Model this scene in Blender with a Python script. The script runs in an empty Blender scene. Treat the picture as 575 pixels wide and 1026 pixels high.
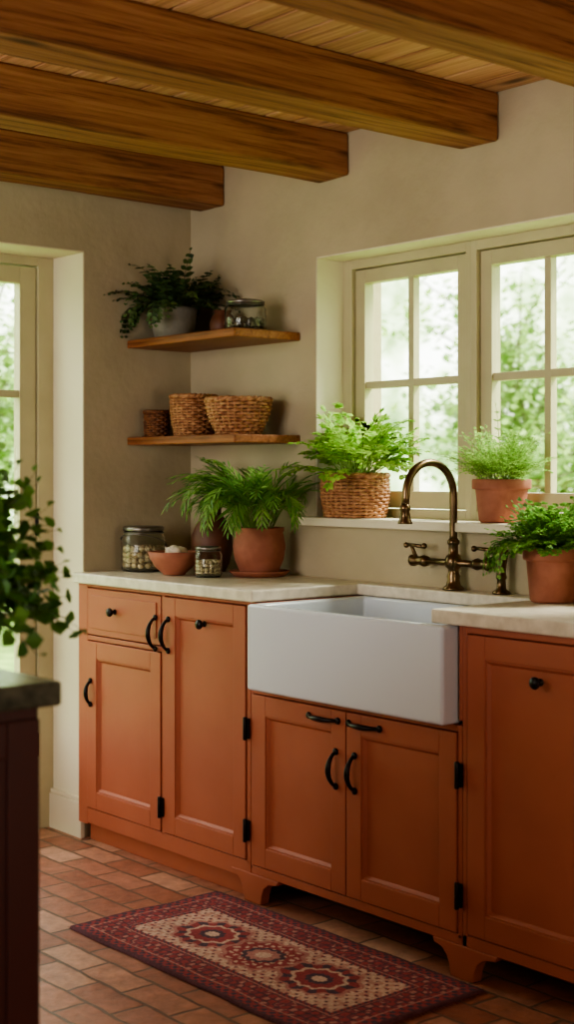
import bpy, math, random
from mathutils import Vector, Matrix, noise as mnoise
scene = bpy.context.scene
pi = math.pi

# ------------------------------------------------------------------ materials
def lin(c):
    return tuple(((x/255)/12.92 if x/255 <= .04045 else ((x/255+.055)/1.055)**2.4) for x in c) + (1,)

def nt(name):
    m = bpy.data.materials.new(name); m.use_nodes = True
    n = m.node_tree.nodes; l = m.node_tree.links
    p = n['Principled BSDF']
    return m, n, l, p

def mat(name, c1, c2=None, scale=8, rough=.5, metal=0, bump=0, bscale=40, stretch=(1,1,1), spec=.5, detail=4, coat=0, rvar=0, lo=.35, hi=.65):
    m, n, l, p = nt(name)
    p.inputs['Roughness'].default_value = rough
    p.inputs['Metallic'].default_value = metal
    p.inputs['Specular IOR Level'].default_value = spec
    p.inputs['Coat Weight'].default_value = coat
    tc = n.new('ShaderNodeTexCoord'); mp = n.new('ShaderNodeMapping')
    mp.inputs['Scale'].default_value = stretch
    l.new(tc.outputs['Object'], mp.inputs['Vector'])
    nz = n.new('ShaderNodeTexNoise'); nz.inputs['Scale'].default_value = scale; nz.inputs['Detail'].default_value = detail
    l.new(mp.outputs[0], nz.inputs['Vector'])
    cr = n.new('ShaderNodeValToRGB')
    cr.color_ramp.elements[0].position = lo; cr.color_ramp.elements[1].position = hi
    cr.color_ramp.elements[0].color = lin(c1); cr.color_ramp.elements[1].color = lin(c2 or c1)
    l.new(nz.outputs['Fac'], cr.inputs[0]); l.new(cr.outputs[0], p.inputs['Base Color'])
    if bump:
        n2 = n.new('ShaderNodeTexNoise'); n2.inputs['Scale'].default_value = bscale; n2.inputs['Detail'].default_value = 5
        l.new(mp.outputs[0], n2.inputs['Vector'])
        b = n.new('ShaderNodeBump'); b.inputs['Strength'].default_value = bump; b.inputs['Distance'].default_value = .01
        l.new(n2.outputs['Fac'], b.inputs['Height']); l.new(b.outputs[0], p.inputs['Normal'])
    return m

def wood(name, dark, mid, light, axis='Y', scale=1.0, rough=.7):
    m, n, l, p = nt(name)
    p.inputs['Roughness'].default_value = rough
    p.inputs['Specular IOR Level'].default_value = .2
    tc = n.new('ShaderNodeTexCoord'); mp = n.new('ShaderNodeMapping')
    s = {'X': (.8, 26, 26), 'Y': (26, .8, 26), 'Z': (26, 26, .8)}[axis]
    mp.inputs['Scale'].default_value = [a*scale for a in s]
    l.new(tc.outputs['Object'], mp.inputs['Vector'])
    nz = n.new('ShaderNodeTexNoise'); nz.inputs['Scale'].default_value = 1.6; nz.inputs['Detail'].default_value = 9
    nz.inputs['Roughness'].default_value = .7; nz.inputs['Distortion'].default_value = .35
    l.new(mp.outputs[0], nz.inputs['Vector'])
    cr = n.new('ShaderNodeValToRGB'); e = cr.color_ramp.elements
    e[0].position = .36; e[0].color = lin(dark); e[1].position = .64; e[1].color = lin(light)
    k = e.new(.48); k.color = lin(mid)
    l.new(nz.outputs['Fac'], cr.inputs[0])
    mp2 = n.new('ShaderNodeMapping'); mp2.inputs['Scale'].default_value = {'X': (2.6, 9, 9), 'Y': (9, 2.6, 9), 'Z': (9, 9, 2.6)}[axis]
    l.new(tc.outputs['Object'], mp2.inputs['Vector'])
    vo = n.new('ShaderNodeTexVoronoi'); vo.inputs['Scale'].default_value = 1.0; l.new(mp2.outputs[0], vo.inputs['Vector'])
    mr = n.new('ShaderNodeMapRange'); mr.inputs[1].default_value = .07; mr.inputs[2].default_value = .2
    mr.inputs[3].default_value = .28; mr.inputs[4].default_value = 1.0
    l.new(vo.outputs['Distance'], mr.inputs[0])
    mx = n.new('ShaderNodeMix'); mx.data_type = 'RGBA'; mx.blend_type = 'MULTIPLY'; mx.inputs[0].default_value = 1
    l.new(cr.outputs[0], mx.inputs[6]); l.new(mr.outputs[0], mx.inputs[7])
    geo = n.new('ShaderNodeNewGeometry'); m2 = n.new('ShaderNodeMapRange')
    m2.inputs[3].default_value = .78; m2.inputs[4].default_value = 1.12
    l.new(geo.outputs['Random Per Island'], m2.inputs[0])
    mx2 = n.new('ShaderNodeMix'); mx2.data_type = 'RGBA'; mx2.blend_type = 'MULTIPLY'; mx2.inputs[0].default_value = 1
    l.new(mx.outputs[2], mx2.inputs[6]); l.new(m2.outputs[0], mx2.inputs[7])
    l.new(mx2.outputs[2], p.inputs['Base Color'])
    b = n.new('ShaderNodeBump'); b.inputs['Strength'].default_value = .55; b.inputs['Distance'].default_value = .006
    l.new(nz.outputs['Fac'], b.inputs['Height']); l.new(b.outputs[0], p.inputs['Normal'])
    return m

def leafmat(name, c1, c2, trans=.4):
    m, n, l, p = nt(name)
    p.inputs['Roughness'].default_value = .5
    p.inputs['Specular IOR Level'].default_value = .35
    geo = n.new('ShaderNodeNewGeometry')
    cr = n.new('ShaderNodeValToRGB')
    cr.color_ramp.elements[0].color = lin(c1); cr.color_ramp.elements[1].color = lin(c2)
    l.new(geo.outputs['Random Per Island'], cr.inputs[0]); l.new(cr.outputs[0], p.inputs['Base Color'])
    t = n.new('ShaderNodeBsdfTranslucent'); l.new(cr.outputs[0], t.inputs['Color'])
    mx = n.new('ShaderNodeMixShader'); mx.inputs[0].default_value = trans
    l.new(p.outputs[0], mx.inputs[1]); l.new(t.outputs[0], mx.inputs[2])
    l.new(mx.outputs[0], n['Material Output'].inputs['Surface'])
    return m

def glassmat(name, col=(1,1,1,1)):
    m, n, l, p = nt(name)
    p.inputs['Base Color'].default_value = col
    p.inputs['Transmission Weight'].default_value = 1; p.inputs['Roughness'].default_value = .03; p.inputs['IOR'].default_value = 1.3
    return m

def panemat(name):
    m, n, l, p = nt(name)
    t = n.new('ShaderNodeBsdfTransparent'); g = n.new('ShaderNodeBsdfGlossy'); g.inputs['Roughness'].default_value = .02
    t.inputs['Color'].default_value = (.96, .98, .96, 1)
    mx = n.new('ShaderNodeMixShader'); mx.inputs[0].default_value = .05
    l.new(t.outputs[0], mx.inputs[1]); l.new(g.outputs[0], mx.inputs[2]); l.new(mx.outputs[0], n['Material Output'].inputs['Surface'])
    return m

def floormat():
    m, n, l, p = nt('brick_pavers')
    tc = n.new('ShaderNodeTexCoord')
    nzd = n.new('ShaderNodeTexNoise'); nzd.inputs['Scale'].default_value = 12; l.new(tc.outputs['Object'], nzd.inputs['Vector'])
    va = n.new('ShaderNodeVectorMath'); va.operation = 'MULTIPLY_ADD'
    va.inputs[1].default_value = (.016, .016, 0); l.new(nzd.outputs['Color'], va.inputs[0]); l.new(tc.outputs['Object'], va.inputs[2])
    br = n.new('ShaderNodeTexBrick')
    br.inputs['Scale'].default_value = 1; br.inputs['Brick Width'].default_value = .20; br.inputs['Row Height'].default_value = .098
    br.inputs['Mortar Size'].default_value = .0058; br.inputs['Mortar Smooth'].default_value = .25; br.inputs['Bias'].default_value = 0
    br.inputs['Color1'].default_value = (0,0,0,1); br.inputs['Color2'].default_value = (1,1,1,1); br.inputs['Mortar'].default_value = (.5,.5,.5,1)
    l.new(va.outputs[0], br.inputs['Vector'])
    cr = n.new('ShaderNodeValToRGB'); e = cr.color_ramp.elements
    e[0].color = lin((154, 98, 78)); e[1].color = lin((206, 162, 138))
    for pos, c in ((.3, (180, 126, 104)), (.55, (164, 106, 84)), (.75, (190, 138, 114))):
        k = e.new(pos); k.color = lin(c)
    l.new(br.outputs['Color'], cr.inputs[0])
    nz = n.new('ShaderNodeTexNoise'); nz.inputs['Scale'].default_value = 22; nz.inputs['Detail'].default_value = 8; nz.inputs['Roughness'].default_value = .65
    l.new(tc.outputs['Object'], nz.inputs['Vector'])
    mr = n.new('ShaderNodeMapRange'); mr.inputs[1].default_value = .3; mr.inputs[2].default_value = .7; mr.inputs[3].default_value = .68; mr.inputs[4].default_value = 1.2
    l.new(nz.outputs['Fac'], mr.inputs[0])
    mx = n.new('ShaderNodeMix'); mx.data_type = 'RGBA'; mx.blend_type = 'MULTIPLY'; mx.inputs[0].default_value = 1
    l.new(cr.outputs[0], mx.inputs[6]); l.new(mr.outputs[0], mx.inputs[7])
    mm = n.new('ShaderNodeMix'); mm.data_type = 'RGBA'
    l.new(br.outputs['Fac'], mm.inputs[0]); l.new(mx.outputs[2], mm.inputs[6]); mm.inputs[7].default_value = lin((118, 94, 78))
    l.new(mm.outputs[2], p.inputs['Base Color'])
    p.inputs['Roughness'].default_value = .42; p.inputs['Specular IOR Level'].default_value = .45
    ma = n.new('ShaderNodeMath'); ma.operation = 'MULTIPLY_ADD'; ma.inputs[1].default_value = -1.0
    l.new(br.outputs['Fac'], ma.inputs[0])
    m5 = n.new('ShaderNodeMath'); m5.operation = 'MULTIPLY'; m5.inputs[1].default_value = .6; l.new(nz.outputs['Fac'], m5.inputs[0]); l.new(m5.outputs[0], ma.inputs[2])
    b = n.new('ShaderNodeBump'); b.inputs['Strength'].default_value = .9; b.inputs['Distance'].default_value = .008
    l.new(ma.outputs[0], b.inputs['Height']); l.new(b.outputs[0], p.inputs['Normal'])
    return m

M = {}
M['wall'] = mat('plaster_wall', (174, 161, 132), (188, 175, 145), 3, .9, bump=.3, bscale=22)
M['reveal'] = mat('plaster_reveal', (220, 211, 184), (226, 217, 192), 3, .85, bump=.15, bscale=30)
M['trim'] = mat('cream_trim_paint', (214, 204, 178), (220, 210, 186), 5, .5)
M['frame'] = mat('window_frame_paint', (182, 173, 138), (192, 183, 148), 5, .45)
M['cab'] = mat('terracotta_cabinet_paint', (162, 89, 64), (170, 96, 70), 4, .55, bump=.03, bscale=60)
M['cabshade'] = mat('toe_kick_shade', (92, 38, 22), (100, 42, 25), 4, .6)  # cabinet orange darkened: toe-recess shade put into the colour
M['counter'] = mat('stone_counter', (202, 192, 172), (224, 214, 194), 30, .35, detail=8)
M['sink'] = mat('white_fireclay', (210, 217, 225), None, 4, .12, coat=.4)
M['bronze'] = mat('aged_bronze', (90, 74, 54), (126, 104, 76), 12, .3, 1)
M['black'] = mat('black_iron', (26, 23, 22), (34, 30, 28), 20, .35, .6)
M['beam'] = wood('beam_wood', (104, 66, 42), (158, 108, 72), (184, 134, 94), 'Y')
M['plank'] = wood('ceiling_plank_wood', (174, 128, 90), (206, 160, 118), (222, 180, 138), 'X')
M['shelf'] = wood('shelf_wood', (116, 70, 42), (156, 100, 64), (180, 122, 82), 'X', 1.5, .45)
M['floor'] = floormat()
M['terra'] = mat('terracotta_pot', (148, 88, 66), (174, 110, 86), 14, .75, bump=.15, bscale=60)
M['terrabrown'] = mat('brown_clay', (86, 48, 32), (112, 66, 44), 10, .55)
M['grey'] = mat('grey_stoneware', (128, 122, 108), (156, 150, 134), 20, .6)
M['soil'] = mat('potting_soil', (40, 28, 20), (64, 46, 34), 60, .95, bump=.8, bscale=120)
M['wicker'] = mat('wicker', (138, 88, 54), (188, 138, 96), 60, .6)
M['wickerdark'] = mat('dark_wicker', (88, 52, 28), (140, 88, 50), 60, .6)
M['metal'] = mat('jar_lid_metal', (120, 116, 108), (150, 146, 138), 20, .35, .9)
M['glass'] = glassmat('jar_glass', (.93, .97, .95, 1))
M['pane'] = panemat('window_glass')
M['island'] = mat('island_dark_paint', (66, 24, 14), (72, 27, 16), 4, .5)
M['islandtop'] = mat('dark_green_stone', (62, 66, 56), (98, 100, 86), 26, .22, detail=8)
M['bean'] = mat('pale_beans', (196, 172, 130), (230, 212, 176), 80, .6)
M['beandark'] = mat('dark_seeds', (90, 84, 62), (140, 128, 96), 80, .6)
M['garlic'] = mat('garlic_skin', (226, 212, 188), (236, 224, 204), 40, .6)
M['leafdark'] = leafmat('dark_leaf', (48, 70, 40), (94, 120, 68), .3)
M['leafisl'] = leafmat('shrub_leaf', (54, 92, 42), (110, 156, 72), .4)
M['leafpalm'] = leafmat('palm_leaf', (82, 132, 60), (146, 188, 98), .45)
M['leafbright'] = leafmat('bright_leaf', (120, 174, 62), (190, 224, 116), .55)
M['leaffine'] = leafmat('feathery_leaf', (120, 170, 74), (184, 218, 120), .55)
M['leafmid'] = leafmat('mid_leaf', (88, 142, 60), (150, 194, 96), .5)
M['leafgarden'] = leafmat('garden_leaf', (104, 140, 64), (178, 206, 122), .5)
M['stem'] = mat('green_stem', (92, 124, 48), (128, 156, 74), 20, .6)
M['stemdark'] = mat('dark_stem', (60, 62, 32), (84, 80, 44), 20, .6)
M['bark'] = mat('tree_bark', (104, 100, 80), (140, 132, 108), 12, .9)
M['lawn'] = mat('lawn_grass', (96, 128, 56), (142, 168, 86), 6, .95)

# ------------------------------------------------------------------ mesh builder
class B:
    def __init__(s):
        s.v = []; s.f = []; s.m = []; s.sm = []; s.mats = []; s.T = Matrix.Identity(4)
    def mi(s, k):
        if k not in s.mats: s.mats.append(k)
        return s.mats.index(k)
    def add(s, vs, fs, k, smooth=False):
        o = len(s.v); i = s.mi(k)
        s.v += [s.T @ Vector(p) for p in vs]
        for f in fs:
            s.f.append([a+o for a in f]); s.m.append(i); s.sm.append(smooth)
    def box(s, x0, x1, y0, y1, z0, z1, k):
        s.add([(x0,y0,z0),(x1,y0,z0),(x1,y1,z0),(x0,y1,z0),(x0,y0,z1),(x1,y0,z1),(x1,y1,z1),(x0,y1,z1)],
              [(0,3,2,1),(4,5,6,7),(0,1,5,4),(1,2,6,5),(2,3,7,6),(3,0,4,7)], k)
    def lathe(s, prof, c, k, n=32, sx=1, sy=1, smooth=True, wob=0):
        vs = []; fs = []
        for j, (r, z) in enumerate(prof):
            for i in range(n):
                a = 2*pi*i/n
                rr = r*(1+wob*math.sin(3*a+j*.5))
                vs.append((c[0]+rr*sx*math.cos(a), c[1]+rr*sy*math.sin(a), c[2]+z))
        for j in range(len(prof)-1):
            for i in range(n):
                a = j*n+i; b = j*n+(i+1) % n
                fs.append((a, b, b+n, a+n))
        s.add(vs, fs, k, smooth)
    def tube(s, pts, r, k, n=6, closed=False, smooth=True):
        pts = [Vector(p) for p in pts]; N = len(pts)
        rs = r if isinstance(r, (list, tuple)) else [r]*N
        vs = []; fs = []; prev = None
        for i in range(N):
            if closed: t = pts[(i+1) % N]-pts[i-1]
            else: t = pts[min(i+1, N-1)]-pts[max(i-1, 0)]
            if t.length < 1e-9: t = Vector((0,0,1))
            t.normalize()
            if prev is None:
                prev = t.orthogonal() if not closed else (Vector((0,0,1))-t*t.z).normalized()
            nn = prev-t*prev.dot(t)
            if nn.length < 1e-6: nn = t.orthogonal()
            nn.normalize(); prev = nn; bb = t.cross(nn)
            for j in range(n):
                a = 2*pi*j/n
                vs.append(pts[i]+(nn*math.cos(a)+bb*math.sin(a))*rs[i])
        for i in range(N if closed else N-1):
            for j in range(n):
                a = i*n+j; b = i*n+(j+1) % n; c = ((i+1) % N)*n+(j+1) % n; d = ((i+1) % N)*n+j
                fs.append((a, b, c, d))
        if not closed:
            fs.append(tuple(range(n-1, -1, -1))); fs.append(tuple((N-1)*n+j for j in range(n)))
        s.add(vs, fs, k, smooth)
    def blob(s, c, rx, ry, rz, k, n=10, m=6):
        prof = [(math.sin(pi*j/m), -math.cos(pi*j/m)) for j in range(m+1)]
        vs = []; fs = []
        for j, (r, z) in enumerate(prof):
            for i in range(n):
                a = 2*pi*i/n; vs.append((c[0]+max(r,.001)*rx*math.cos(a), c[1]+max(r,.001)*ry*math.sin(a), c[2]+rz*z))
        for j in range(m):
            for i in range(n):
                a = j*n+i; b = j*n+(i+1) % n; fs.append((a, b, b+n, a+n))
        s.add(vs, fs, k, True)
    def poly(s, pts, y0, y1, k):
        n = len(pts)
        vs = [(x, y0, z) for x, z in pts]+[(x, y1, z) for x, z in pts]
        fs = [tuple(range(n)), tuple(range(2*n-1, n-1, -1))]+[(i, i+n, (i+1) % n+n, (i+1) % n) for i in range(n)]
        s.add(vs, fs, k)
    def build(s, name, bevel=0, clamp=None, fix=True, seg=2):
        if clamp: s.v = [Vector(clamp(p)) for p in s.v]
        xs = [p.x for p in s.v]; ys = [p.y for p in s.v]; zs = [p.z for p in s.v]
        o = Vector(((min(xs)+max(xs))/2, (min(ys)+max(ys))/2, min(zs)))
        me = bpy.data.meshes.new(name)
        me.from_pydata([tuple(p-o) for p in s.v], [], s.f)
        for k in s.mats: me.materials.append(M[k])
        me.polygons.foreach_set('material_index', s.m); me.polygons.foreach_set('use_smooth', s.sm)
        me.update()
        if fix:
            import bmesh
            bm = bmesh.new(); bm.from_mesh(me); bmesh.ops.recalc_face_normals(bm, faces=bm.faces); bm.to_mesh(me); bm.free()
        ob = bpy.data.objects.new(name, me); ob.location = o; scene.collection.objects.link(ob)
        if bevel:
            md = ob.modifiers.new('bevel', 'BEVEL'); md.width = bevel; md.segments = seg; md.limit_method = 'ANGLE'; md.angle_limit = math.radians(50)
        return ob

# ------------------------------------------------------------------ room shell
XR, YB, H = 5.8, -4.8, 2.355
b = B(); b.box(-.32, XR, YB, .3, -.06, 0, 'floor'); b.build('floor')
WX0, WX1, WZ0, WZ1 = .696, 2.44, 1.09, 1.973
b = B()
b.box(-.32, WX0, 0, .3, 0, 2.6, 'wall'); b.box(WX1, XR, 0, .3, 0, 2.6, 'wall')
b.box(WX0, WX1, 0, .3, 0, WZ0, 'wall'); b.box(WX0, WX1, 0, .3, WZ1, 2.6, 'wall')
b.build('wall_window')
b = B(); e = .004
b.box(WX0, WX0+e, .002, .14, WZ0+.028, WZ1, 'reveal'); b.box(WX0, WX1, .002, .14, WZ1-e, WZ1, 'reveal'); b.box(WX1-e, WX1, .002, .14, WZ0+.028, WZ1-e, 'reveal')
b.build('trim_1')
DY1, DY0, DZ = -.456, -1.44, 2.03
b = B()
b.box(-.32, 0, DY1, 0, 0, 2.6, 'wall'); b.box(-.32, 0, YB, DY0, 0, 2.6, 'wall'); b.box(-.32, 0, DY0, DY1, DZ, 2.6, 'wall')
b.build('wall_left')
b = B()
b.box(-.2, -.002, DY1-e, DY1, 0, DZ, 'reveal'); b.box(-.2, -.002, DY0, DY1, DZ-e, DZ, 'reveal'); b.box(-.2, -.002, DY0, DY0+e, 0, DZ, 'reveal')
b.build('trim_2')
b = B(); b.box(XR, XR+.2, YB, .3, 0, 2.6, 'wall'); b.build('wall_right')
b = B(); b.box(-.32, XR+.2, YB-.2, YB, 0, 2.6, 'wall'); b.build('wall_back')
b = B(); y = 0.0; i = 0
while y > YB:
    b.box(-.0, XR, max(y-.112, YB), y-.003, H, H+.03, 'plank'); y -= .115
b.box(-.32, XR, YB, .3, H+.03, H+.2, 'plank')
b.build('ceiling', .004)
for bx in (.205, .862, 1.497, 2.15, 2.8, 3.45, 4.1, 4.75, 5.4):
    b = B()
    n = 26; w = .145; z0 = 2.213; vs = []; fs = []
    for i in range(n+1):
        yy = YB*i/n
        def j(a): return .009*mnoise.noise(Vector((bx*7+a*3.1, yy*1.7, a)))
        vs += [(bx-w+j(1), yy, z0+j(2)), (bx+j(3), yy, z0+j(4)), (bx+j(5), yy, H), (bx-w+j(6), yy, H)]
    for i in range(n):
        for q in range(4):
            fs.append((i*4+q, i*4+(q+1) % 4, i*4+4+(q+1) % 4, i*4+4+q))
    fs += [(0,1,2,3), (n*4+3, n*4+2, n*4+1, n*4)]
    b.add(vs, fs, 'beam'); b.build('ceiling_beam', .010, seg=3)
b = B(); b.box(-.2, .012, DY1-.022, DY1-e, 0, .125, 'trim'); b.box(-.2, .010, DY1-.017, DY1-e, .125, .14, 'trim'); b.build('baseboard_left', .003)
b = B(); b.box(0, .018, YB, DY0, 0, .14, 'trim'); b.build('baseboard_left.001', .003)

# ------------------------------------------------------------------ windows
def casement(b, x0, x1, z0, z1):
    s = .045; ya, yb = .135, .175
    b.box(x0, x0+s, ya, yb, z0, z1, 'frame'); b.box(x1-s, x1, ya, yb, z0, z1, 'frame')
    b.box(x0+s, x1-s, ya, yb, z1-s, z1, 'frame'); b.box(x0+s, x1-s, ya, yb, z0, z0+s+.01, 'frame')
    xm = (x0+x1)/2; zm = (z0+z1)/2+.01
    b.box(xm-.012, xm+.012, ya+.006, yb-.006, z0+s, z1-s, 'frame')
    b.box(x0+s, x1-s, ya+.007, yb-.007, zm-.012, zm+.012, 'frame')
    b.box(x0+s, x1-s, .156, .159, z0+s, z1-s, 'pane')
wins = [(.744, 1.252), (1.302, 1.812), (1.862, 2.372)]
for i, (x0, x1) in enumerate(wins):
    b = B(); z0, z1 = 1.118, WZ1
    lo = x0-.044 if i == 0 else x0-.025; hi = x1+.064 if i == 2 else x1+.025
    b.box(lo, x0-.003, .12, .2, z0, z1-.004, 'frame'); b.box(x1+.003, hi, .12, .2, z0, z1-.004, 'frame')
    b.box(x0-.003, x1+.003, .12, .2, z1-.035, z1-.004, 'frame'); b.box(x0-.003, x1+.003, .12, .2, z0, z0+.028, 'frame')
    casement(b, x0, x1, z0+.031, z1-.038)
    b.build('window_%d' % (i+1), .003)
b = B(); b.box(.665, 2.47, -.05, .0, 1.09, 1.118, 'trim'); b.box(WX0, WX1, 0, .13, 1.09, 1.118, 'trim'); b.build('window_sill', .004)

# ------------------------------------------------------------------ door
b = B(); xa, xb = -.26, -.2
b.box(xa, xb, DY1-.064, DY1-e, 0, 2.026, 'frame'); b.box(xa, xb, DY0+e, DY0+.06, 0, 2.026, 'frame'); b.box(xa, xb, DY0+.06, DY1-.064, 1.995, 2.026, 'frame')
dy1, dy0 = DY1-.068, DY0+.064; xd, xe = -.255, -.212
b.box(xd, xe, dy1-.064, dy1, .02, 1.99, 'frame'); b.box(xd, xe, dy0, dy0+.064, .02, 1.99, 'frame')
b.box(xd, xe, dy0+.064, dy1-.064, 1.93, 1.99, 'frame'); b.box(xd, xe, dy0+.064, dy1-.064, .02, .36, 'frame')
for z in (.76, 1.15, 1.54): b.box(xd+.006, xe-.006, dy0+.064, dy1-.064, z-.013, z+.013, 'frame')
for t in (1/3, 2/3):
    yy = dy0+.064+(dy1-dy0-.128)*t; b.box(xd+.007, xe-.007, yy-.012, yy+.012, .36, 1.93, 'frame')
b.box(-.235, -.232, dy0+.064, dy1-.064, .36, 1.93, 'pane')
for z in (.3, 1.08):
    b.tube([(xe+.006, dy1+.002, z-.04), (xe+.006, dy1+.002, z+.04)], .007, 'black', 8)
b.build('door_1', .003)

# ------------------------------------------------------------------ cabinets
YF = -.48
def panel_door(b, x0, x1, z0, z1, yf=YF-.004, fw=.058, k='cab'):
    t = .02
    b.box(x0, x0+fw, yf, yf+t, z0, z1, k); b.box(x1-fw, x1, yf, yf+t, z0, z1, k)
    b.box(x0+fw, x1-fw, yf, yf+t, z1-fw, z1, k); b.box(x0+fw, x1-fw, yf, yf+t, z0, z0+fw, k)
    X0, X1, Z0, Z1 = x0+fw, x1-fw, z0+fw, z1-fw
    def ring(ya, yb, i0, i1):
        a = [(X0+i0, ya, Z0+i0), (X1-i0, ya, Z0+i0), (X1-i0, ya, Z1-i0), (X0+i0, ya, Z1-i0)]
        c = [(X0+i1, yb, Z0+i1), (X1-i1, yb, Z0+i1), (X1-i1, yb, Z1-i1), (X0+i1, yb, Z1-i1)]
        b.add(a+c, [(i, (i+1) % 4, (i+1) % 4+4, i+4) for i in range(4)], k)
    ring(yf+.004, yf+.004, 0, .004); ring(yf+.004, yf+.013, .004, .012)
    b.box(X0+.002, X1-.002, yf+.0125, yf+.018, Z0+.002, Z1-.002, k)
def knob(b, x, z, y=YF-.004, s=1):
    T = b.T; b.T = Matrix.Translation((x, y, z)) @ Matrix.Rotation(pi/2, 4, 'X')
    b.lathe([(.0, 0), (.010*s, 0), (.009*s, .004), (.005*s, .008), (.006*s, .014), (.014*s, .018), (.016*s, .024), (.012*s, .029), (0, .031)], (0,0,0), 'black', 16)
    b.T = T
def pull(b, p0, p1, y=YF-.004, out=.032):
    p0 = Vector((p0[0], y, p0[1])); p1 = Vector((p1[0], y, p1[1])); pts = []; rs = []
    for i in range(15):
        t = i/14; o = out*math.sin(pi*min(max(t, 0), 1))**.55
        p = p0.lerp(p1, t); p.y = y-o; pts.append(p); rs.append(.005+.003*math.sin(pi*t)**2)
    b.tube(pts, rs, 'black', 8)
    for p in (p0, p1): b.blob((p.x, y-.004, p.z), .010, .006, .010, 'black')
def hinge(b, x, z):
    b.box(x-.011, x+.011, YF-.010, YF-.002, z-.03, z+.03, 'black')
    b.tube([(x, YF-.014, z-.034), (x, YF-.014, z+.034)], .006, 'black', 8)
def foot(b, x):
    pts = [(x-.10, .085), (x-.095, .072), (x-.07, .066), (x-.052, .05), (x-.043, .028), (x-.038, .001), (x+.038, .001), (x+.043, .028), (x+.052, .05), (x+.075, .066), (x+.11, .072), (x+.12, .085)]
    b.poly(pts, YF-.002, YF+.03, 'cab')
b = B()
yc = YF+.022
b.box(.002, .955, yc, -.012, .10, .882, 'cab')
b.box(.002, .06, YF, yc, .06, .882, 'cab'); b.box(.501, .517, YF, yc, .11, .873, 'cab'); b.box(.937, .955, YF, yc, .11, .873, 'cab')
b.box(.955, .992, YF, -.012, .645, .882, 'cab')
b.box(.06, .955, YF, yc, .873, .882, 'cab'); b.box(.06, .955, YF, yc, .065, .118, 'cab')
b.box(.063, .498, YF-.002, YF+.016, .712, .869, 'cab'); b.box(.085, .476, YF-.006, YF, .733, .848, 'cab')
b.box(.06, .501, YF, yc, .692, .708, 'cab')
panel_door(b, .063, .498, .121, .689); panel_door(b, .520, .934, .121, .869)
b.box(.03, .955, YF+.03, YF+.05, .0, .08, 'cab')
knob(b, .24, .80, YF-.006); knob(b, .735, .80)
pull(b, (.474, .80), (.474, .70)); pull(b, (.545, .80), (.545, .70))
pull(b, (.088, .555), (.088, .475), out=.022)
hinge(b, .507, .20); hinge(b, .945, .51); hinge(b, .945, .21)
b.build('base_cabinet', .0022)
b = B()
b.box(.957, 1.792, yc, -.012, .10, .60, 'cab')
b.box(.957, .967, YF, yc, .1, .632, 'cab'); b.box(1.786, 1.80, YF, yc, .1, .632, 'cab')
b.box(.967, 1.786, YF, yc, .616, .632, 'cab'); b.box(.957, 1.80, YF, yc, .085, .11, 'cab')
panel_door(b, .970, 1.373, .113, .613); panel_door(b, 1.377, 1.783, .113, .613)
pull(b, (1.337, .50), (1.337, .405)); pull(b, (1.413, .50), (1.413, .405))
pull(b, (1.225, .585), (1.345, .585), out=.024); pull(b, (1.39, .585), (1.51, .585), out=.024)
foot(b, .965); foot(b, 1.80)
b.box(.96, 1.79, YF+.22, YF+.24, 0, .1, 'cabshade')
hinge(b, 1.795, .51); hinge(b, 1.795, .21)
b.build('base_cabinet.001', .0022)
b = B()
b.box(1.802, 3.25, yc, -.012, .10, .882, 'cab'); b.box(1.802, 1.818, YF, yc, .085, .882, 'cab'); b.box(1.79, 1.802, YF, yc, .645, .882, 'cab')
b.box(1.818, 3.25, YF, yc, .865, .882, 'cab'); b.box(1.802, 3.25, YF, yc, .085, .115, 'cab')
x = 1.821
while x < 3.1:
    panel_door(b, x, x+.455, .118, .862); b.box(x+.458, x+.474, YF, yc, .115, .865, 'cab'); knob(b, x+.235, .77); x += .477
foot(b, 2.75)
b.box(1.80, 3.25, YF+.22, YF+.24, 0, .1, 'cabshade')
b.build('base_cabinet.002', .0022)
b = B()
pts = [(0.001, -.505), (.993, -.505), (.993, -.085), (1.715, -.085), (1.715, -.505), (3.27, -.505), (3.27, -.001), (.001, -.001)]
n = len(pts); vs = [(x, y, .884) for x, y in pts]+[(x, y, .92) for x, y in pts]
b.add(vs, [tuple(range(n-1, -1, -1)), tuple(range(n, 2*n))]+[(i, (i+1) % n, (i+1) % n+n, i+n) for i in range(n)], 'counter')
b.build('countertop', .006, seg=3)
b = B()
x0, x1, y0, y1, z0, z1 = 1.0, 1.782, -.532, -.07, .634, .883
w = .028
def rect(x0, x1, y0, y1, z): return [(x0, y0, z), (x1, y0, z), (x1, y1, z), (x0, y1, z)]
rings = [rect(x0, x1, y0, y1, z0), rect(x0, x1, y0, y1, z1), rect(x0+w, x1-w, y0+w, y1-.02, z1), rect(x0+w+.01, x1-w-.01, y0+w+.01, y1-.03, z0+.04)]
vs = sum(rings, []); fs = [(3,2,1,0), (12,13,14,15)]
for q in range(3):
    for i in range(4): fs.append((q*4+i, q*4+(i+1) % 4, q*4+4+(i+1) % 4, q*4+4+i))
b.add(vs, fs, 'sink', True)
b.lathe([(.0, .002), (.04, .002), (.042, 0)], (1.4, -.3, z0+.042), 'metal', 20)
ob = b.build('farmhouse_sink', .014, seg=5)
for p_ in ob.data.polygons: p_.use_smooth = True
ob.modifiers['bevel'].harden_normals = True

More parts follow.
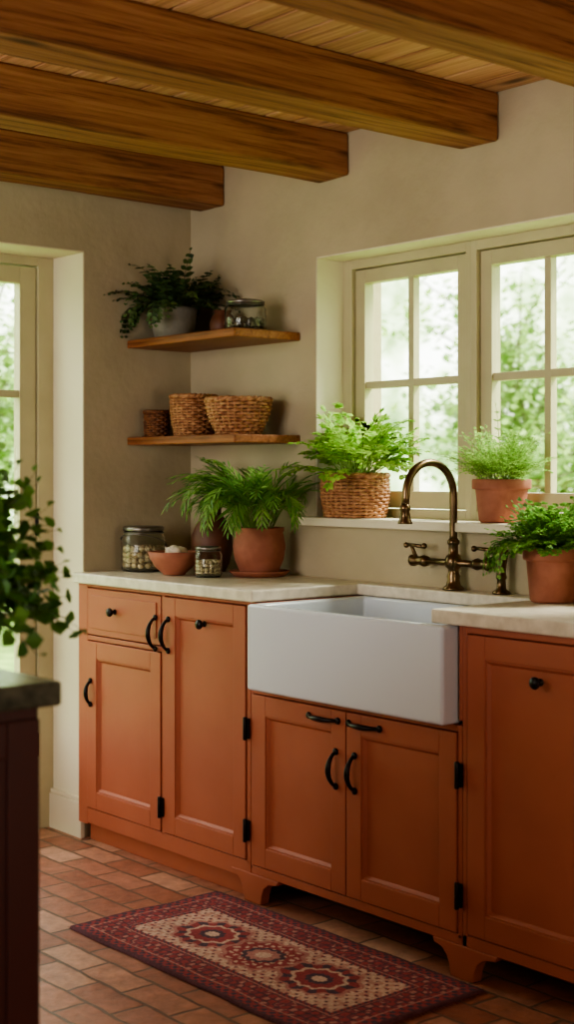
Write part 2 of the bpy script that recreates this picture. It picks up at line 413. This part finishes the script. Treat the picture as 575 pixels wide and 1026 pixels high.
# faucet
b = B(); fx, fy = 1.36, -.045
b.lathe([(0, 0), (.032, 0), (.032, .006), (.022, .014), (.018, .03), (.020, .04), (.016, .05), (.016, .06), (.024, .068), (.026, .085), (.022, .098), (.015, .105), (.014, .13), (.018, .135), (.018, .143), (.012, .15)], (fx, fy, .921), 'bronze', 24)
pts = [(fx, fy, .92+.14+.02*i) for i in range(8)]
zc = .92+.28; R = .0975
for i in range(1, 21):
    a = pi*i/20*1.02; pts.append((fx, fy-R+R*math.cos(a), zc+R*.95*math.sin(a)))
pts.append((fx, fy-2*R-.002, 1.17)); b.tube(pts, .0115, 'bronze', 12)
b.lathe([(.012, .055), (.016, .05), (.016, .04), (.013, .035), (.017, .012), (.021, .004), (.021, 0), (0, 0)], (fx, fy-2*R-.003, 1.118), 'bronze', 16)
b.tube([(fx-.15, fy, 1.0), (fx+.12, fy, 1.0)], .010, 'bronze', 12)
for s, L in ((-1, .15), (1, .125)):
    X = fx+s*L
    T = b.T
    b.T = Matrix.Translation((X, fy, 1.0)) @ Matrix.Rotation(s*pi/2, 4, 'Y')
    b.lathe([(0, -.05), (.014, -.045), (.018, -.03), (.014, -.018), (.013, 0), (.018, .008), (.018, .02), (.010, .026), (0, .028)], (0,0,0), 'bronze', 16)
    b.T = T
    b.tube([(X, fy, 1.0), (X+s*.01, fy-.005, 1.03), (X+s*.015, fy-.01, 1.045)], [.007, .006, .005], 'bronze', 8)
    b.tube([(X-.032, fy-.01, 1.047), (X+.038, fy-.01, 1.043)], .0055, 'bronze', 8)
    for q in (-.035, .04): b.blob((X+q, fy-.01, 1.045), .009, .009, .009, 'bronze')
b.build('bridge_faucet')
b = B()
b.lathe([(0, 0), (.026, 0), (.026, .006), (.014, .014), (.012, .04), (.016, .045), (.013, .06), (.016, .09), (.021, .115), (.021, .125), (0, .128)], (1.545, -.045, .921), 'bronze', 20)
b.build('side_sprayer')

# island
b = B(); b.box(1.2, 2.182, -3.05, -1.905, .08, .879, 'island'); b.box(1.25, 2.14, -3.0, -1.95, 0, .08, 'cabshade')
for yy in (-1.905, -2.45):
    b.box(2.182, 2.188, yy-.52, yy-.46, .12, .86, 'island'); b.box(2.182, 2.188, yy-.06, yy-.0, .12, .86, 'island')
    b.box(2.182, 2.188, yy-.46, yy-.06, .80, .86, 'island'); b.box(2.182, 2.188, yy-.46, yy-.06, .12, .19, 'island')
b.build('kitchen_island', .003)
b = B(); b.box(1.16, 2.21, -3.09, -1.876, .88, .921, 'islandtop'); b.build('island_countertop', .006, seg=3)

for zz in (1.703, 1.360):
    b = B(); b.box(.001, .62, -.28, -.001, zz, zz+.028, 'shelf')
    b.build('wall_shelf', .004)

# ------------------------------------------------------------------ containers
def pot(b, c, r, h, k='terra', rim=True, sq=.72):
    p = [(0, 0), (r*sq, 0), (r*(sq+.06), .006)]
    if rim: p += [(r*.90, h*.74), (r*.91, h*.76), (r*1.0, h*.77), (r*1.02, h*.80), (r*1.02, h*.97), (r*.99, h), (r*.90, h), (r*.88, h*.9), (0.001, h*.88)]
    else: p += [(r*.92, h*.3), (r*1.0, h*.58), (r*.93, h*.84), (r*.90, h*.88), (r*.95, h*.95), (r*.95, h), (r*.86, h), (r*.84, h*.9), (0.001, h*.88)]
    b.lathe(p, c, k, 36)
    b.lathe([(r*.86, h*.89), (r*.4, h*.905), (0.001, h*.91)], c, 'soil', 24)
def weave(b, c, prof, rows, nst, k, tr, sx=1, sy=1, amp=.0035):
    rf, h = prof; N = nst*3
    for i in range(rows):
        t = (i+.5)/rows; z = c[2]+t*h; r0 = rf(t); pts = []
        for q in range(N):
            a = 2*pi*q/N; r = r0+amp*math.cos(a*nst/2+i*pi)
            pts.append((c[0]+r*sx*math.cos(a), c[1]+r*sy*math.sin(a), z+.0012*math.sin(a*3+i)))
        b.tube(pts, tr, k, 5, closed=True)
    for s in range(nst):
        a = 2*pi*(s+.5)/nst
        b.tube([(c[0]+rf(t)*sx*math.cos(a), c[1]+rf(t)*sy*math.sin(a), c[2]+t*h) for t in [q/6 for q in range(7)]], tr*.9, k, 4)
    for o in (0, 1):
        pts = []
        for q in range(96):
            a = 2*pi*q/96; r = rf(1)+.004*math.cos(a*14+o*pi)
            pts.append((c[0]+r*sx*math.cos(a), c[1]+r*sy*math.sin(a), c[2]+h+.003*math.sin(a*14+o*pi)))
        b.tube(pts, tr*1.25, k, 6, closed=True)
    b.lathe([(.001, .003), (rf(0)*.97, .003), (rf(.3)*.95, h*.3), (rf(.6)*.955, h*.6), (rf(.95)*.96, h*.95)], c, 'wickerdark', 36, sx, sy)
def jar(b, c, r, h, fill, fk, metal=True, seed=1):
    g = .003
    b.lathe([(0, 0), (r*.93, 0), (r, .008), (r, h*.74), (r*.86, h*.84), (r*.86, h*.9), (r*.86-g, h*.9), (r*.86-g, h*.84), (r-g, h*.735), (r-g, .010), (r*.9, .005), (0, .005)], c, 'glass', 36)
    b.lathe([(0, h*.9), (r*.9, h*.9), (r*.92, h*.91), (r*.92, h*.97), (r*.86, h), (0, h)], c, 'metal' if metal else 'glass', 36)
    b.tube([(c[0]+r*.9*math.cos(a), c[1]+r*.9*math.sin(a), c[2]+h*.86) for a in [2*pi*q/32 for q in range(32)]], .002, 'metal', 5, closed=True)
    rng = random.Random(seed); s = r*.15; z = .010+s
    while z < fill*h:
        rr = r-g-s*1.05
        while rr > 0:
            k = max(1, int(2*pi*rr/(2.05*s)))
            for q in range(k):
                a = 2*pi*(q+rng.random()*.3)/k
                b.blob((c[0]+rr*math.cos(a), c[1]+rr*math.sin(a), c[2]+z+rng.uniform(-.2, .2)*s), s, s, s*.85, fk, 7, 4)
            rr -= 2*s
        z += 1.6*s

# ------------------------------------------------------------------ foliage
def leaf(b, p, d, up, l, w, k, droop=.12):
    side = d.cross(up)
    if side.length < 1e-4: side = d.orthogonal()
    side.normalize(); u = side.cross(d).normalized()
    q1 = p+d*l*.3; q2 = p+d*l*.65-u*l*droop*.4; t = p+d*l-u*l*droop
    vs = [p, q1+side*w*.46+u*w*.12, q2+side*w*.42+u*w*.08, t, q2-side*w*.42+u*w*.08, q1-side*w*.46+u*w*.12, q1, q2]
    b.add(vs, [(0,1,6),(1,2,7,6),(2,3,7),(3,4,7),(4,5,6,7),(5,0,6)], k, True)
UP = Vector((0,0,1))
def dirv(az, el): return Vector((math.cos(el)*math.cos(az), math.cos(el)*math.sin(az), math.sin(el)))
def frond(b, p, az, el, L, droop, n, ll, lw, k, sk, rng, fwd=.7, sub=0, start=.15, r=.0018, prof=None, curl=0, ar=2.0, tilt=.25):
    p = Vector(p); pts = [p.copy()]; ds = []
    for i in range(n):
        d = dirv(az, el); ds.append(d); p = p+d*(L/n); pts.append(p.copy()); el -= droop/n*(.5+i/n); az += rng.uniform(-.05, .05)+curl/n
        el = max(el, -1.45)
    ds.append(ds[-1])
    b.tube(pts, [r*(1-.7*i/n) for i in range(n+1)], sk, 4)
    for i in range(n+1):
        t = i/n
        if t < start: continue
        d = ds[i]; side = d.cross(UP)
        if side.length < .05: side = d.orthogonal()
        side.normalize(); u = side.cross(d).normalized()
        sc = (prof(t) if prof else math.sin(pi*(.15+.75*t)))*rng.uniform(.8, 1.15)
        for s in ((-1, 1) if i < n else (0,)):
            ld = (d*(fwd if s else 1)+side*s*rng.uniform(.8, 1.1)+u*rng.uniform(-tilt, tilt+.05)).normalized()
            if sub:
                q = pts[i]; sl = ll*sc; b.tube([q, q+ld*sl], r*.4, sk, 3)
                sd = ld.cross(u).normalized()
                for j in range(1, sub+1):
                    qq = q+ld*sl*j/sub*.85
                    for s2 in ((-1, 1) if j < sub else (-1, 0, 1)):
                        l2 = (ld*.8+sd*s2+u*rng.uniform(-.3, .3)).normalized()
                        leaf(b, qq, l2, u, lw*ar*rng.uniform(.7, 1.2), lw, k)
            else:
                nu = (u+side*rng.uniform(-tilt, tilt)*2+d*rng.uniform(-tilt, tilt)*2).normalized()
                leaf(b, pts[i], ld, nu, ll*sc, lw, k)
def mkclamp(xmin=None, ymax=None):
    def f(p):
        x, y, z = p
        if xmin is not None and x < xmin: x = xmin+.0005
        if ymax is not None and y > ymax: y = ymax-.0005
        return (x, y, z)
    return f

rng = random.Random(11); zt = 1.732
b = B(); c = (.115, -.16, zt)
b.lathe([(0, 0), (.06, 0), (.066, .006), (.078, .05), (.084, .10), (.084, .112), (.078, .112), (.074, .1), (0.001, .098)], c, 'grey', 36)
b.lathe([(.075, .1), (.03, .104), (.001, .105)], c, 'soil', 20)
for i in range(70):
    az = rng.uniform(0, 2*pi); el = rng.uniform(.3, 1.4)
    if math.cos(az) < 0 and rng.random() < .5: az = pi-az
    frond(b, (c[0]+.05*math.cos(az), c[1]+.05*math.sin(az), zt+.10), az, el, rng.uniform(.12, .23), rng.uniform(.4, 1.9), 9, .036, .018, 'leafdark', 'stemdark', rng, fwd=.6)
for i in range(9):
    az = rng.uniform(-2.7, -.3)
    frond(b, (c[0]+.07*math.cos(az), c[1]+.07*math.sin(az), zt+.11), az, .3, rng.uniform(.12, .19), 3.2, 10, .034, .016, 'leafdark', 'stemdark', rng, fwd=.5)
b.build('trailing_fern_plant', clamp=mkclamp(.006, -.006), fix=False)
b = B(); b.lathe([(0,0), (.03,0), (.042,.02), (.044,.045), (.034,.07), (.026,.078), (.03,.09), (.024,.09), (.02,.075), (0.001,.07)], (.32, -.10, zt), 'terrabrown', 28); b.build('clay_jar')
b = B(); jar(b, (.50, -.14, zt), .07, .105, .5, 'beandark', True, 5); b.build('glass_jar')
zl = 1.389
b = B(); weave(b, (.065, -.195, zl), (lambda t: .040+.003*t, .088), 11, 18, 'wickerdark', .0042); b.lathe([(.001, .092), (.03, .094), (.044, .09), (.044, .082)], (.065, -.195, zl), 'wickerdark', 24); b.build('wicker_basket')
b = B(); weave(b, (.222, -.15, zl), (lambda t: .062+.016*math.sin(t*pi*.6), .138), 15, 24, 'wicker', .0050); b.build('wicker_basket.001')
b = B(); weave(b, (.47, -.145, zl), (lambda t: .066+.040*math.sin(t*pi*.5), .118), 11, 28, 'wicker', .0056, amp=.005); b.build('wicker_basket.002')

zc = .921
b = B(); jar(b, (.105, -.28, zc), .078, .155, .55, 'bean', True, 2)
b.tube([(.105+.08*math.cos(a), -.28+.08*math.sin(a), zc+.10+.03*math.cos(a+1)) for a in [2*pi*q/32 for q in range(32)]], .0018, 'metal', 5, closed=True)
b.build('glass_jar')
b = B(); c = (.33, -.31, zc)
b.lathe([(0, 0), (.036, 0), (.040, .006), (.062, .025), (.082, .055), (.088, .078), (.083, .078), (.075, .055), (.055, .03), (0.001, .02)], c, 'terra', 40)
b.build('terracotta_bowl')
b = B(); r2 = random.Random(4)
for i in range(12):
    a = r2.uniform(0, 6.28); q = r2.uniform(0, .05); g = (c[0]+q*math.cos(a), c[1]+q*math.sin(a), zc+.068+r2.uniform(-.01, .014))
    T = b.T; b.T = Matrix.Translation(g) @ Matrix.Rotation(r2.uniform(.3, 1.4), 4, 'X') @ Matrix.Rotation(r2.uniform(0, 6), 4, 'Z')
    b.lathe([(.001, -.016), (.014, -.014), (.02, 0), (.014, .012), (.005, .02), (.003, .026), (.0, .027)], (0,0,0), 'garlic', 12); b.T = T
b.build('garlic_bulbs')
b = B(); jar(b, (.487, -.285, zc), .046, .10, .6, 'bean', True, 7); b.build('glass_jar')
b = B(); b.lathe([(0,0), (.045,0), (.06,.03), (.072,.08), (.070,.13), (.05,.175), (.032,.2), (.032,.215), (.042,.235), (.037,.235), (.028,.215), (0.001,.2)], (.29, -.12, zc), 'terrabrown', 36); b.build('clay_vase')
b = B(); c = (.555, -.125, zc)
b.lathe([(0,0), (.085,0), (.1,.014), (.102,.018), (.094,.018), (.08,.006), (0.001,.006)], c, 'terra', 36)
c = (.555, -.125, zc+.006); pot(b, c, .088, .155, 'terra', rim=False, sq=.66)
rng = random.Random(5)
for i in range(80):
    az = rng.uniform(0, 2*pi); el = rng.uniform(1.1, 1.56)
    if math.sin(az) > 0 and rng.random() < .6: az = -az
    frond(b, (c[0]+.04*math.cos(az), c[1]+.04*math.sin(az), zc+.14), az, el, rng.uniform(.26, .39)*(.82 if math.cos(az) > .3 else .95), rng.uniform(1.0, 3.4), 14, .085, .0075, 'leafpalm', 'stem', rng, fwd=1.9, start=.3)
b.build('potted_palm', clamp=mkclamp(.006, -.006), fix=False)

b = B(); c = (.855, .03, 1.1195)
weave(b, c, (lambda t: .098+.010*t+.006*math.sin(pi*t), .135), 13, 32, 'wicker', .0056, sx=1.08, sy=.86)
b.lathe([(.1, .118), (.04, .124), (.001, .125)], c, 'soil', 24, 1.05, .84)
rng = random.Random(21)
for i in range(60):
    az = rng.uniform(0, 2*pi); el = rng.uniform(.45, 1.5); q = .07
    L_ = rng.uniform(.17, .28)
    if math.cos(az) < 0: L_ *= .88
    frond(b, (c[0]+q*math.cos(az)*rng.random(), c[1]+q*.8*math.sin(az)*rng.random(), 1.24), az, el, L_, rng.uniform(.3, 1.7), 7, .048, .0145, 'leafbright', 'stem', rng, fwd=.8, sub=3, start=.4, r=.002, ar=1.5)
def cl(p):
    x, y, z = p
    if y > .112: y = .112
    if y > -.005 and x < .702: x = .703
    return (x, y, z)
b.build('potted_parsley', clamp=cl, fix=False)
b = B(); c = (1.475, .035, 1.1195); pot(b, c, .084, .125)
rng = random.Random(31)
for i in range(120):
    az = rng.uniform(0, 2*pi); el = rng.uniform(.5, 1.5)
    frond(b, (c[0]+.06*math.cos(az)*rng.random(), c[1]+.06*math.sin(az)*rng.random(), 1.232), az, el, rng.uniform(.09, .18), rng.uniform(.2, 1.4), 8, .025, .0045, 'leaffine', 'stem', rng, fwd=.9, sub=2, start=.3, r=.0011)
frond(b, (c[0], c[1], 1.232), 2.6, 1.4, .24, .3, 9, .02, .006, 'leaffine', 'stem', rng, start=.5)
b.build('potted_dill', clamp=cl, fix=False)
b = B(); c = (1.795, -.125, zc); pot(b, c, .077, .145)
rng = random.Random(41)
for i in range(200):
    az = rng.uniform(0, 2*pi); el = rng.uniform(.35, 1.55)
    frond(b, (c[0]+.055*math.cos(az)*rng.random(), c[1]+.055*math.sin(az)*rng.random(), 1.052), az, el, rng.uniform(.08, .155), rng.uniform(.3, 1.5), 7, .02, .0095, 'leafmid', 'stem', rng, fwd=.7, sub=2, start=.25, r=.0011, ar=1.2)
for i in range(8):
    az = rng.uniform(2.9, 4.6)
    frond(b, (c[0]+.06*math.cos(az), c[1]+.06*math.sin(az), 1.06), az, .6, rng.uniform(.14, .19), 3.4, 10, .018, .009, 'leafmid', 'stem', rng, fwd=.6, sub=2, start=.2, r=.0011, ar=1.2)
b.build('potted_herb', clamp=mkclamp(None, -.006), fix=False)
# leafy plant on the island: broad tilted leaves on branching stems
b = B(); c = (1.86, -1.99, .922); pot(b, c, .08, .13)
rng = random.Random(51)
for i in range(90):
    az = rng.uniform(-.2, 2.2) if i < 76 else rng.uniform(0, 2*pi); el = rng.uniform(-.1, 1.5)
    frond(b, (c[0]+.04*math.cos(az), c[1]+.04*math.sin(az), 1.04), az, el, rng.uniform(.2, .30), rng.uniform(-.3, 1.1), 8, .05, .034, 'leafisl', 'stemdark', rng, fwd=.7, start=.25, tilt=.8)
b.build('potted_leafy_plant', fix=False, clamp=lambda p: (p[0], p[1], max(p[2], .9225)))

# ------------------------------------------------------------------ rug
def rugcol(u, v, L, W):
    red = (.34, .085, .09); dk = (.145, .07, .085); cream = (.62, .45, .36); pink = (.48, .235, .205); navy = (.11, .075, .10)
    du = L-abs(u); dv = W-abs(v); e = min(du, dv)
    nz = mnoise.noise(Vector((u*45, v*45, 2)))
    def motif(a, bq, s):
        return math.sin(a*2*pi/s)*math.sin(bq*2*pi/s)
    if e < .012: col = dk
    elif e < .040:
        col = red if motif(u, v, .03) > -.1 else navy
    elif e < .045: col = pink
    elif e < .110:
        m = motif(u, v, .05)+.6*nz; m2 = math.sin(u*190)*math.cos(v*170)
        col = dk if abs(m) < .24 else (red if m > 0 else (pink if m2 > .1 else (.26, .08, .095)))
    elif e < .114: col = pink
    elif e < .126: col = navy if motif(u, v, .02) > 0 else red
    else:
        col = cream
        if nz > .10: col = (.54, .32, .26)
        if motif(u+.01*nz, v, .034) > .6: col = red
        if motif(u+.017, v+.017, .034) > .8: col = navy
        for cx, R in ((-.22, .10), (0, .105), (.22, .10)):
            a = math.atan2(v, u-cx); d = math.hypot((u-cx)*.82, v)*(1+.07*math.cos(10*a))
            if d < R:
                t = d/R
                if cx == 0:
                    col = pink if t > .88 else (red if math.sin(a*14)*math.sin(t*22) > -.35 else cream) if t > .5 else (navy if t > .38 else (pink if t > .2 else cream))
                else:
                    if t > .9: col = pink
                    elif t > .66: col = navy if math.sin(a*12) > .1 else red
                    elif t > .56: col = cream
                    elif t > .32: col = red
                    elif t > .18: col = navy
                    else: col = cream
    k = 1+.32*mnoise.noise(Vector((u*160, v*160, 5)))+.18*mnoise.noise(Vector((u*9, v*9, 1)))
    return tuple(min(1, x*k) for x in col)+(1,)
L, W = .535, .258; NX, NY = 440, 210
vs = []; cols = []; fs = []
for j in range(NY+1):
    for i in range(NX+1):
        u = -L+2*L*i/NX; v = -W+2*W*j/NY
        edge = (i in (0, NX)) or (j in (0, NY))
        wx = .006*mnoise.noise(Vector((v*6, 1, u*2))); wy = .006*mnoise.noise(Vector((u*5, 4, v*2)))
        z = .001 if edge else .0085+.003*mnoise.noise(Vector((u*7, v*7, 0)))+.0012*mnoise.noise(Vector((u*120, v*120, 0)))
        vs.append((u+wx, v+wy, z)); cols.append(rugcol(u, v, L, W))
for j in range(NY):
    for i in range(NX):
        a = j*(NX+1)+i; fs.append((a, a+1, a+NX+2, a+NX+1))
fr = random.Random(9)
for sgn in (-1, 1):
    for q in range(110):
        v = -W+2*W*(q+.5)/110; x = sgn*(L-.003); ln = fr.uniform(.012, .018); o = len(vs); dvv = fr.uniform(-.003, .003)
        vs += [(x, v-.0015, .004), (x, v+.0015, .004), (x+sgn*ln, v+dvv+.001, .0015), (x+sgn*ln, v+dvv-.001, .0015)]
        cols += [(.2, .08, .08, 1)]*4; fs.append((o, o+1, o+2, o+3))
me = bpy.data.meshes.new('persian_rug'); me.from_pydata(vs, [], fs)
ca = me.color_attributes.new('Col', 'FLOAT_COLOR', 'POINT')
ca.data.foreach_set('color', [x for c_ in cols for x in c_])
for p_ in me.polygons: p_.use_smooth = True
rm, n, l, p = nt('woven_rug'); vc = n.new('ShaderNodeVertexColor'); vc.layer_name = 'Col'
l.new(vc.outputs[0], p.inputs['Base Color']); p.inputs['Roughness'].default_value = .95; p.inputs['Specular IOR Level'].default_value = .1
me.materials.append(rm)
ob = bpy.data.objects.new('persian_rug', me); ob.location = (1.362, -.762, .001); scene.collection.objects.link(ob)

# ------------------------------------------------------------------ garden outside
b = B(); b.box(-16, 10, .35, 16, -.3, -.12, 'lawn'); b.box(-16, -.35, -10, .35, -.3, -.12, 'lawn'); b.build('garden_lawn')
def tree(x, y, h, R, seed, nl=2600):
    r_ = random.Random(seed); b = B(); base = Vector((x, y, -.118))
    trunk = [base+Vector((.15*math.sin(i*.9+seed), .1*math.cos(i), h*.7*i/8)) for i in range(9)]
    b.tube(trunk, [.09*(1-.09*i) for i in range(9)], 'bark', 8)
    tips = []
    for i in range(60):
        t0 = trunk[r_.randint(2, 8)]; az = r_.uniform(0, 2*pi); el = r_.uniform(-.3, 1.2); L_ = R*r_.uniform(.4, 1)
        pts = [t0+dirv(az, el-.3*q/4)*L_*q/4 for q in range(5)]
        b.tube(pts, [.016*(1-.2*q) for q in range(5)], 'bark', 4); tips += pts[1:]
    for i in range(nl):
        p_ = tips[r_.randrange(len(tips))]+Vector((r_.gauss(0, .17), r_.gauss(0, .17), r_.gauss(0, .15)))
        d_ = dirv(r_.uniform(0, 2*pi), r_.uniform(-.9, .5)); s_ = r_.uniform(.08, .14)
        sd = d_.cross(UP).normalized()
        b.add([p_, p_+d_*s_*.5+sd*s_*.32, p_+d_*s_, p_+d_*s_*.5-sd*s_*.32], [(0,1,2,3)], 'leafgarden')
    return b.build('garden_tree', fix=False)
tree(-1.0, 5.0, 2.6, 1.2, 3, 6500); tree(-4.6, 7.2, 3.4, 1.6, 4, 8000); tree(.9, 8.0, 4.0, 1.7, 5, 6000); tree(-6.5, 2.6, 3.4, 1.5, 6, 6500); tree(-2.9, 9.5, 3.6, 1.9, 8, 8000); tree(-2.6, 5.8, 1.9, .9, 12, 4500)

# ------------------------------------------------------------------ world
w = bpy.data.worlds.new('garden_daylight'); scene.world = w; w.use_nodes = True
n = w.node_tree.nodes; l = w.node_tree.links; bg = n['Background']
tc = n.new('ShaderNodeTexCoord')
nz = n.new('ShaderNodeTexNoise'); nz.inputs['Scale'].default_value = 20; nz.inputs['Detail'].default_value = 5; nz.inputs['Roughness'].default_value = .65
l.new(tc.outputs['Generated'], nz.inputs['Vector'])
sp = n.new('ShaderNodeSeparateXYZ'); l.new(tc.outputs['Generated'], sp.inputs[0])
a2 = n.new('ShaderNodeMath'); a2.operation = 'MULTIPLY_ADD'; a2.inputs[1].default_value = .35
l.new(sp.outputs['Z'], a2.inputs[0]); l.new(nz.outputs['Fac'], a2.inputs[2])
cr = n.new('ShaderNodeValToRGB'); e = cr.color_ramp.elements
e[0].position = .36; e[0].color = (.10, .17, .06, 1); e[1].position = .66; e[1].color = (1, 1, .96, 1)
k = e.new(.46); k.color = (.28, .40, .17, 1); k = e.new(.56); k.color = (.60, .72, .45, 1)
l.new(a2.outputs[0], cr.inputs[0]); l.new(cr.outputs[0], bg.inputs['Color'])
bg.inputs['Strength'].default_value = 4.8

def area(name, loc, rot, sx, sy, power, col=(1,1,1), portal=False):
    li = bpy.data.lights.new(name, 'AREA'); li.shape = 'RECTANGLE'; li.size = sx; li.size_y = sy; li.energy = power; li.color = col
    if portal: li.cycles.is_portal = True
    o = bpy.data.objects.new(name, li); o.location = loc; o.rotation_euler = rot; scene.collection.objects.link(o); return o
area('window_portal', (1.57, .31, 1.53), (-pi/2, 0, 0), 1.8, .95, 1, portal=True)
area('door_portal', (-.33, -.95, 1.0), (0, -pi/2, 0), 2.1, 1.0, 1, portal=True)
area('room_fill', (1.6, -4.6, 1.5), (pi/2, 0, 0), 1.8, 1.6, 54, (1, .96, .9))  # added unseen fill for the cabinet fronts, no window in this wall
area('ceiling_fill', (5.2, -1.8, 1.0), (0, pi*.74, 0), 1.0, 1.0, 18, (1, .9, .78))  # added warm fill aimed up to brighten the ceiling, not a fitted lamp
s = bpy.data.lights.new('sun', 'SUN'); s.energy = 7.0; s.angle = math.radians(16); s.color = (1, .96, .86)
o = bpy.data.objects.new('sun', s); o.rotation_euler = Vector((-.45, -.75, -.95)).to_track_quat('-Z', 'Y').to_euler(); scene.collection.objects.link(o)

# ------------------------------------------------------------------ camera
cam = bpy.data.cameras.new('camera'); co = bpy.data.objects.new('camera', cam); scene.collection.objects.link(co)
co.location = (4.256, -3.11, 1.265)
yaw = math.radians(40)
d = Vector((-math.cos(yaw), math.sin(yaw), 0)); co.rotation_euler = d.to_track_quat('-Z', 'Y').to_euler()
cam.sensor_fit = 'VERTICAL'; cam.sensor_height = 36; cam.lens = 36*1436/1026
cam.shift_y = -(513-473)/1026
cam.dof.use_dof = True; cam.dof.focus_distance = 4.2; cam.dof.aperture_fstop = 2.8
cam.clip_start = .05
scene.camera = co
scene.view_settings.view_transform = 'AgX'
scene.view_settings.look = 'AgX - Medium High Contrast'
scene.view_settings.exposure = .6
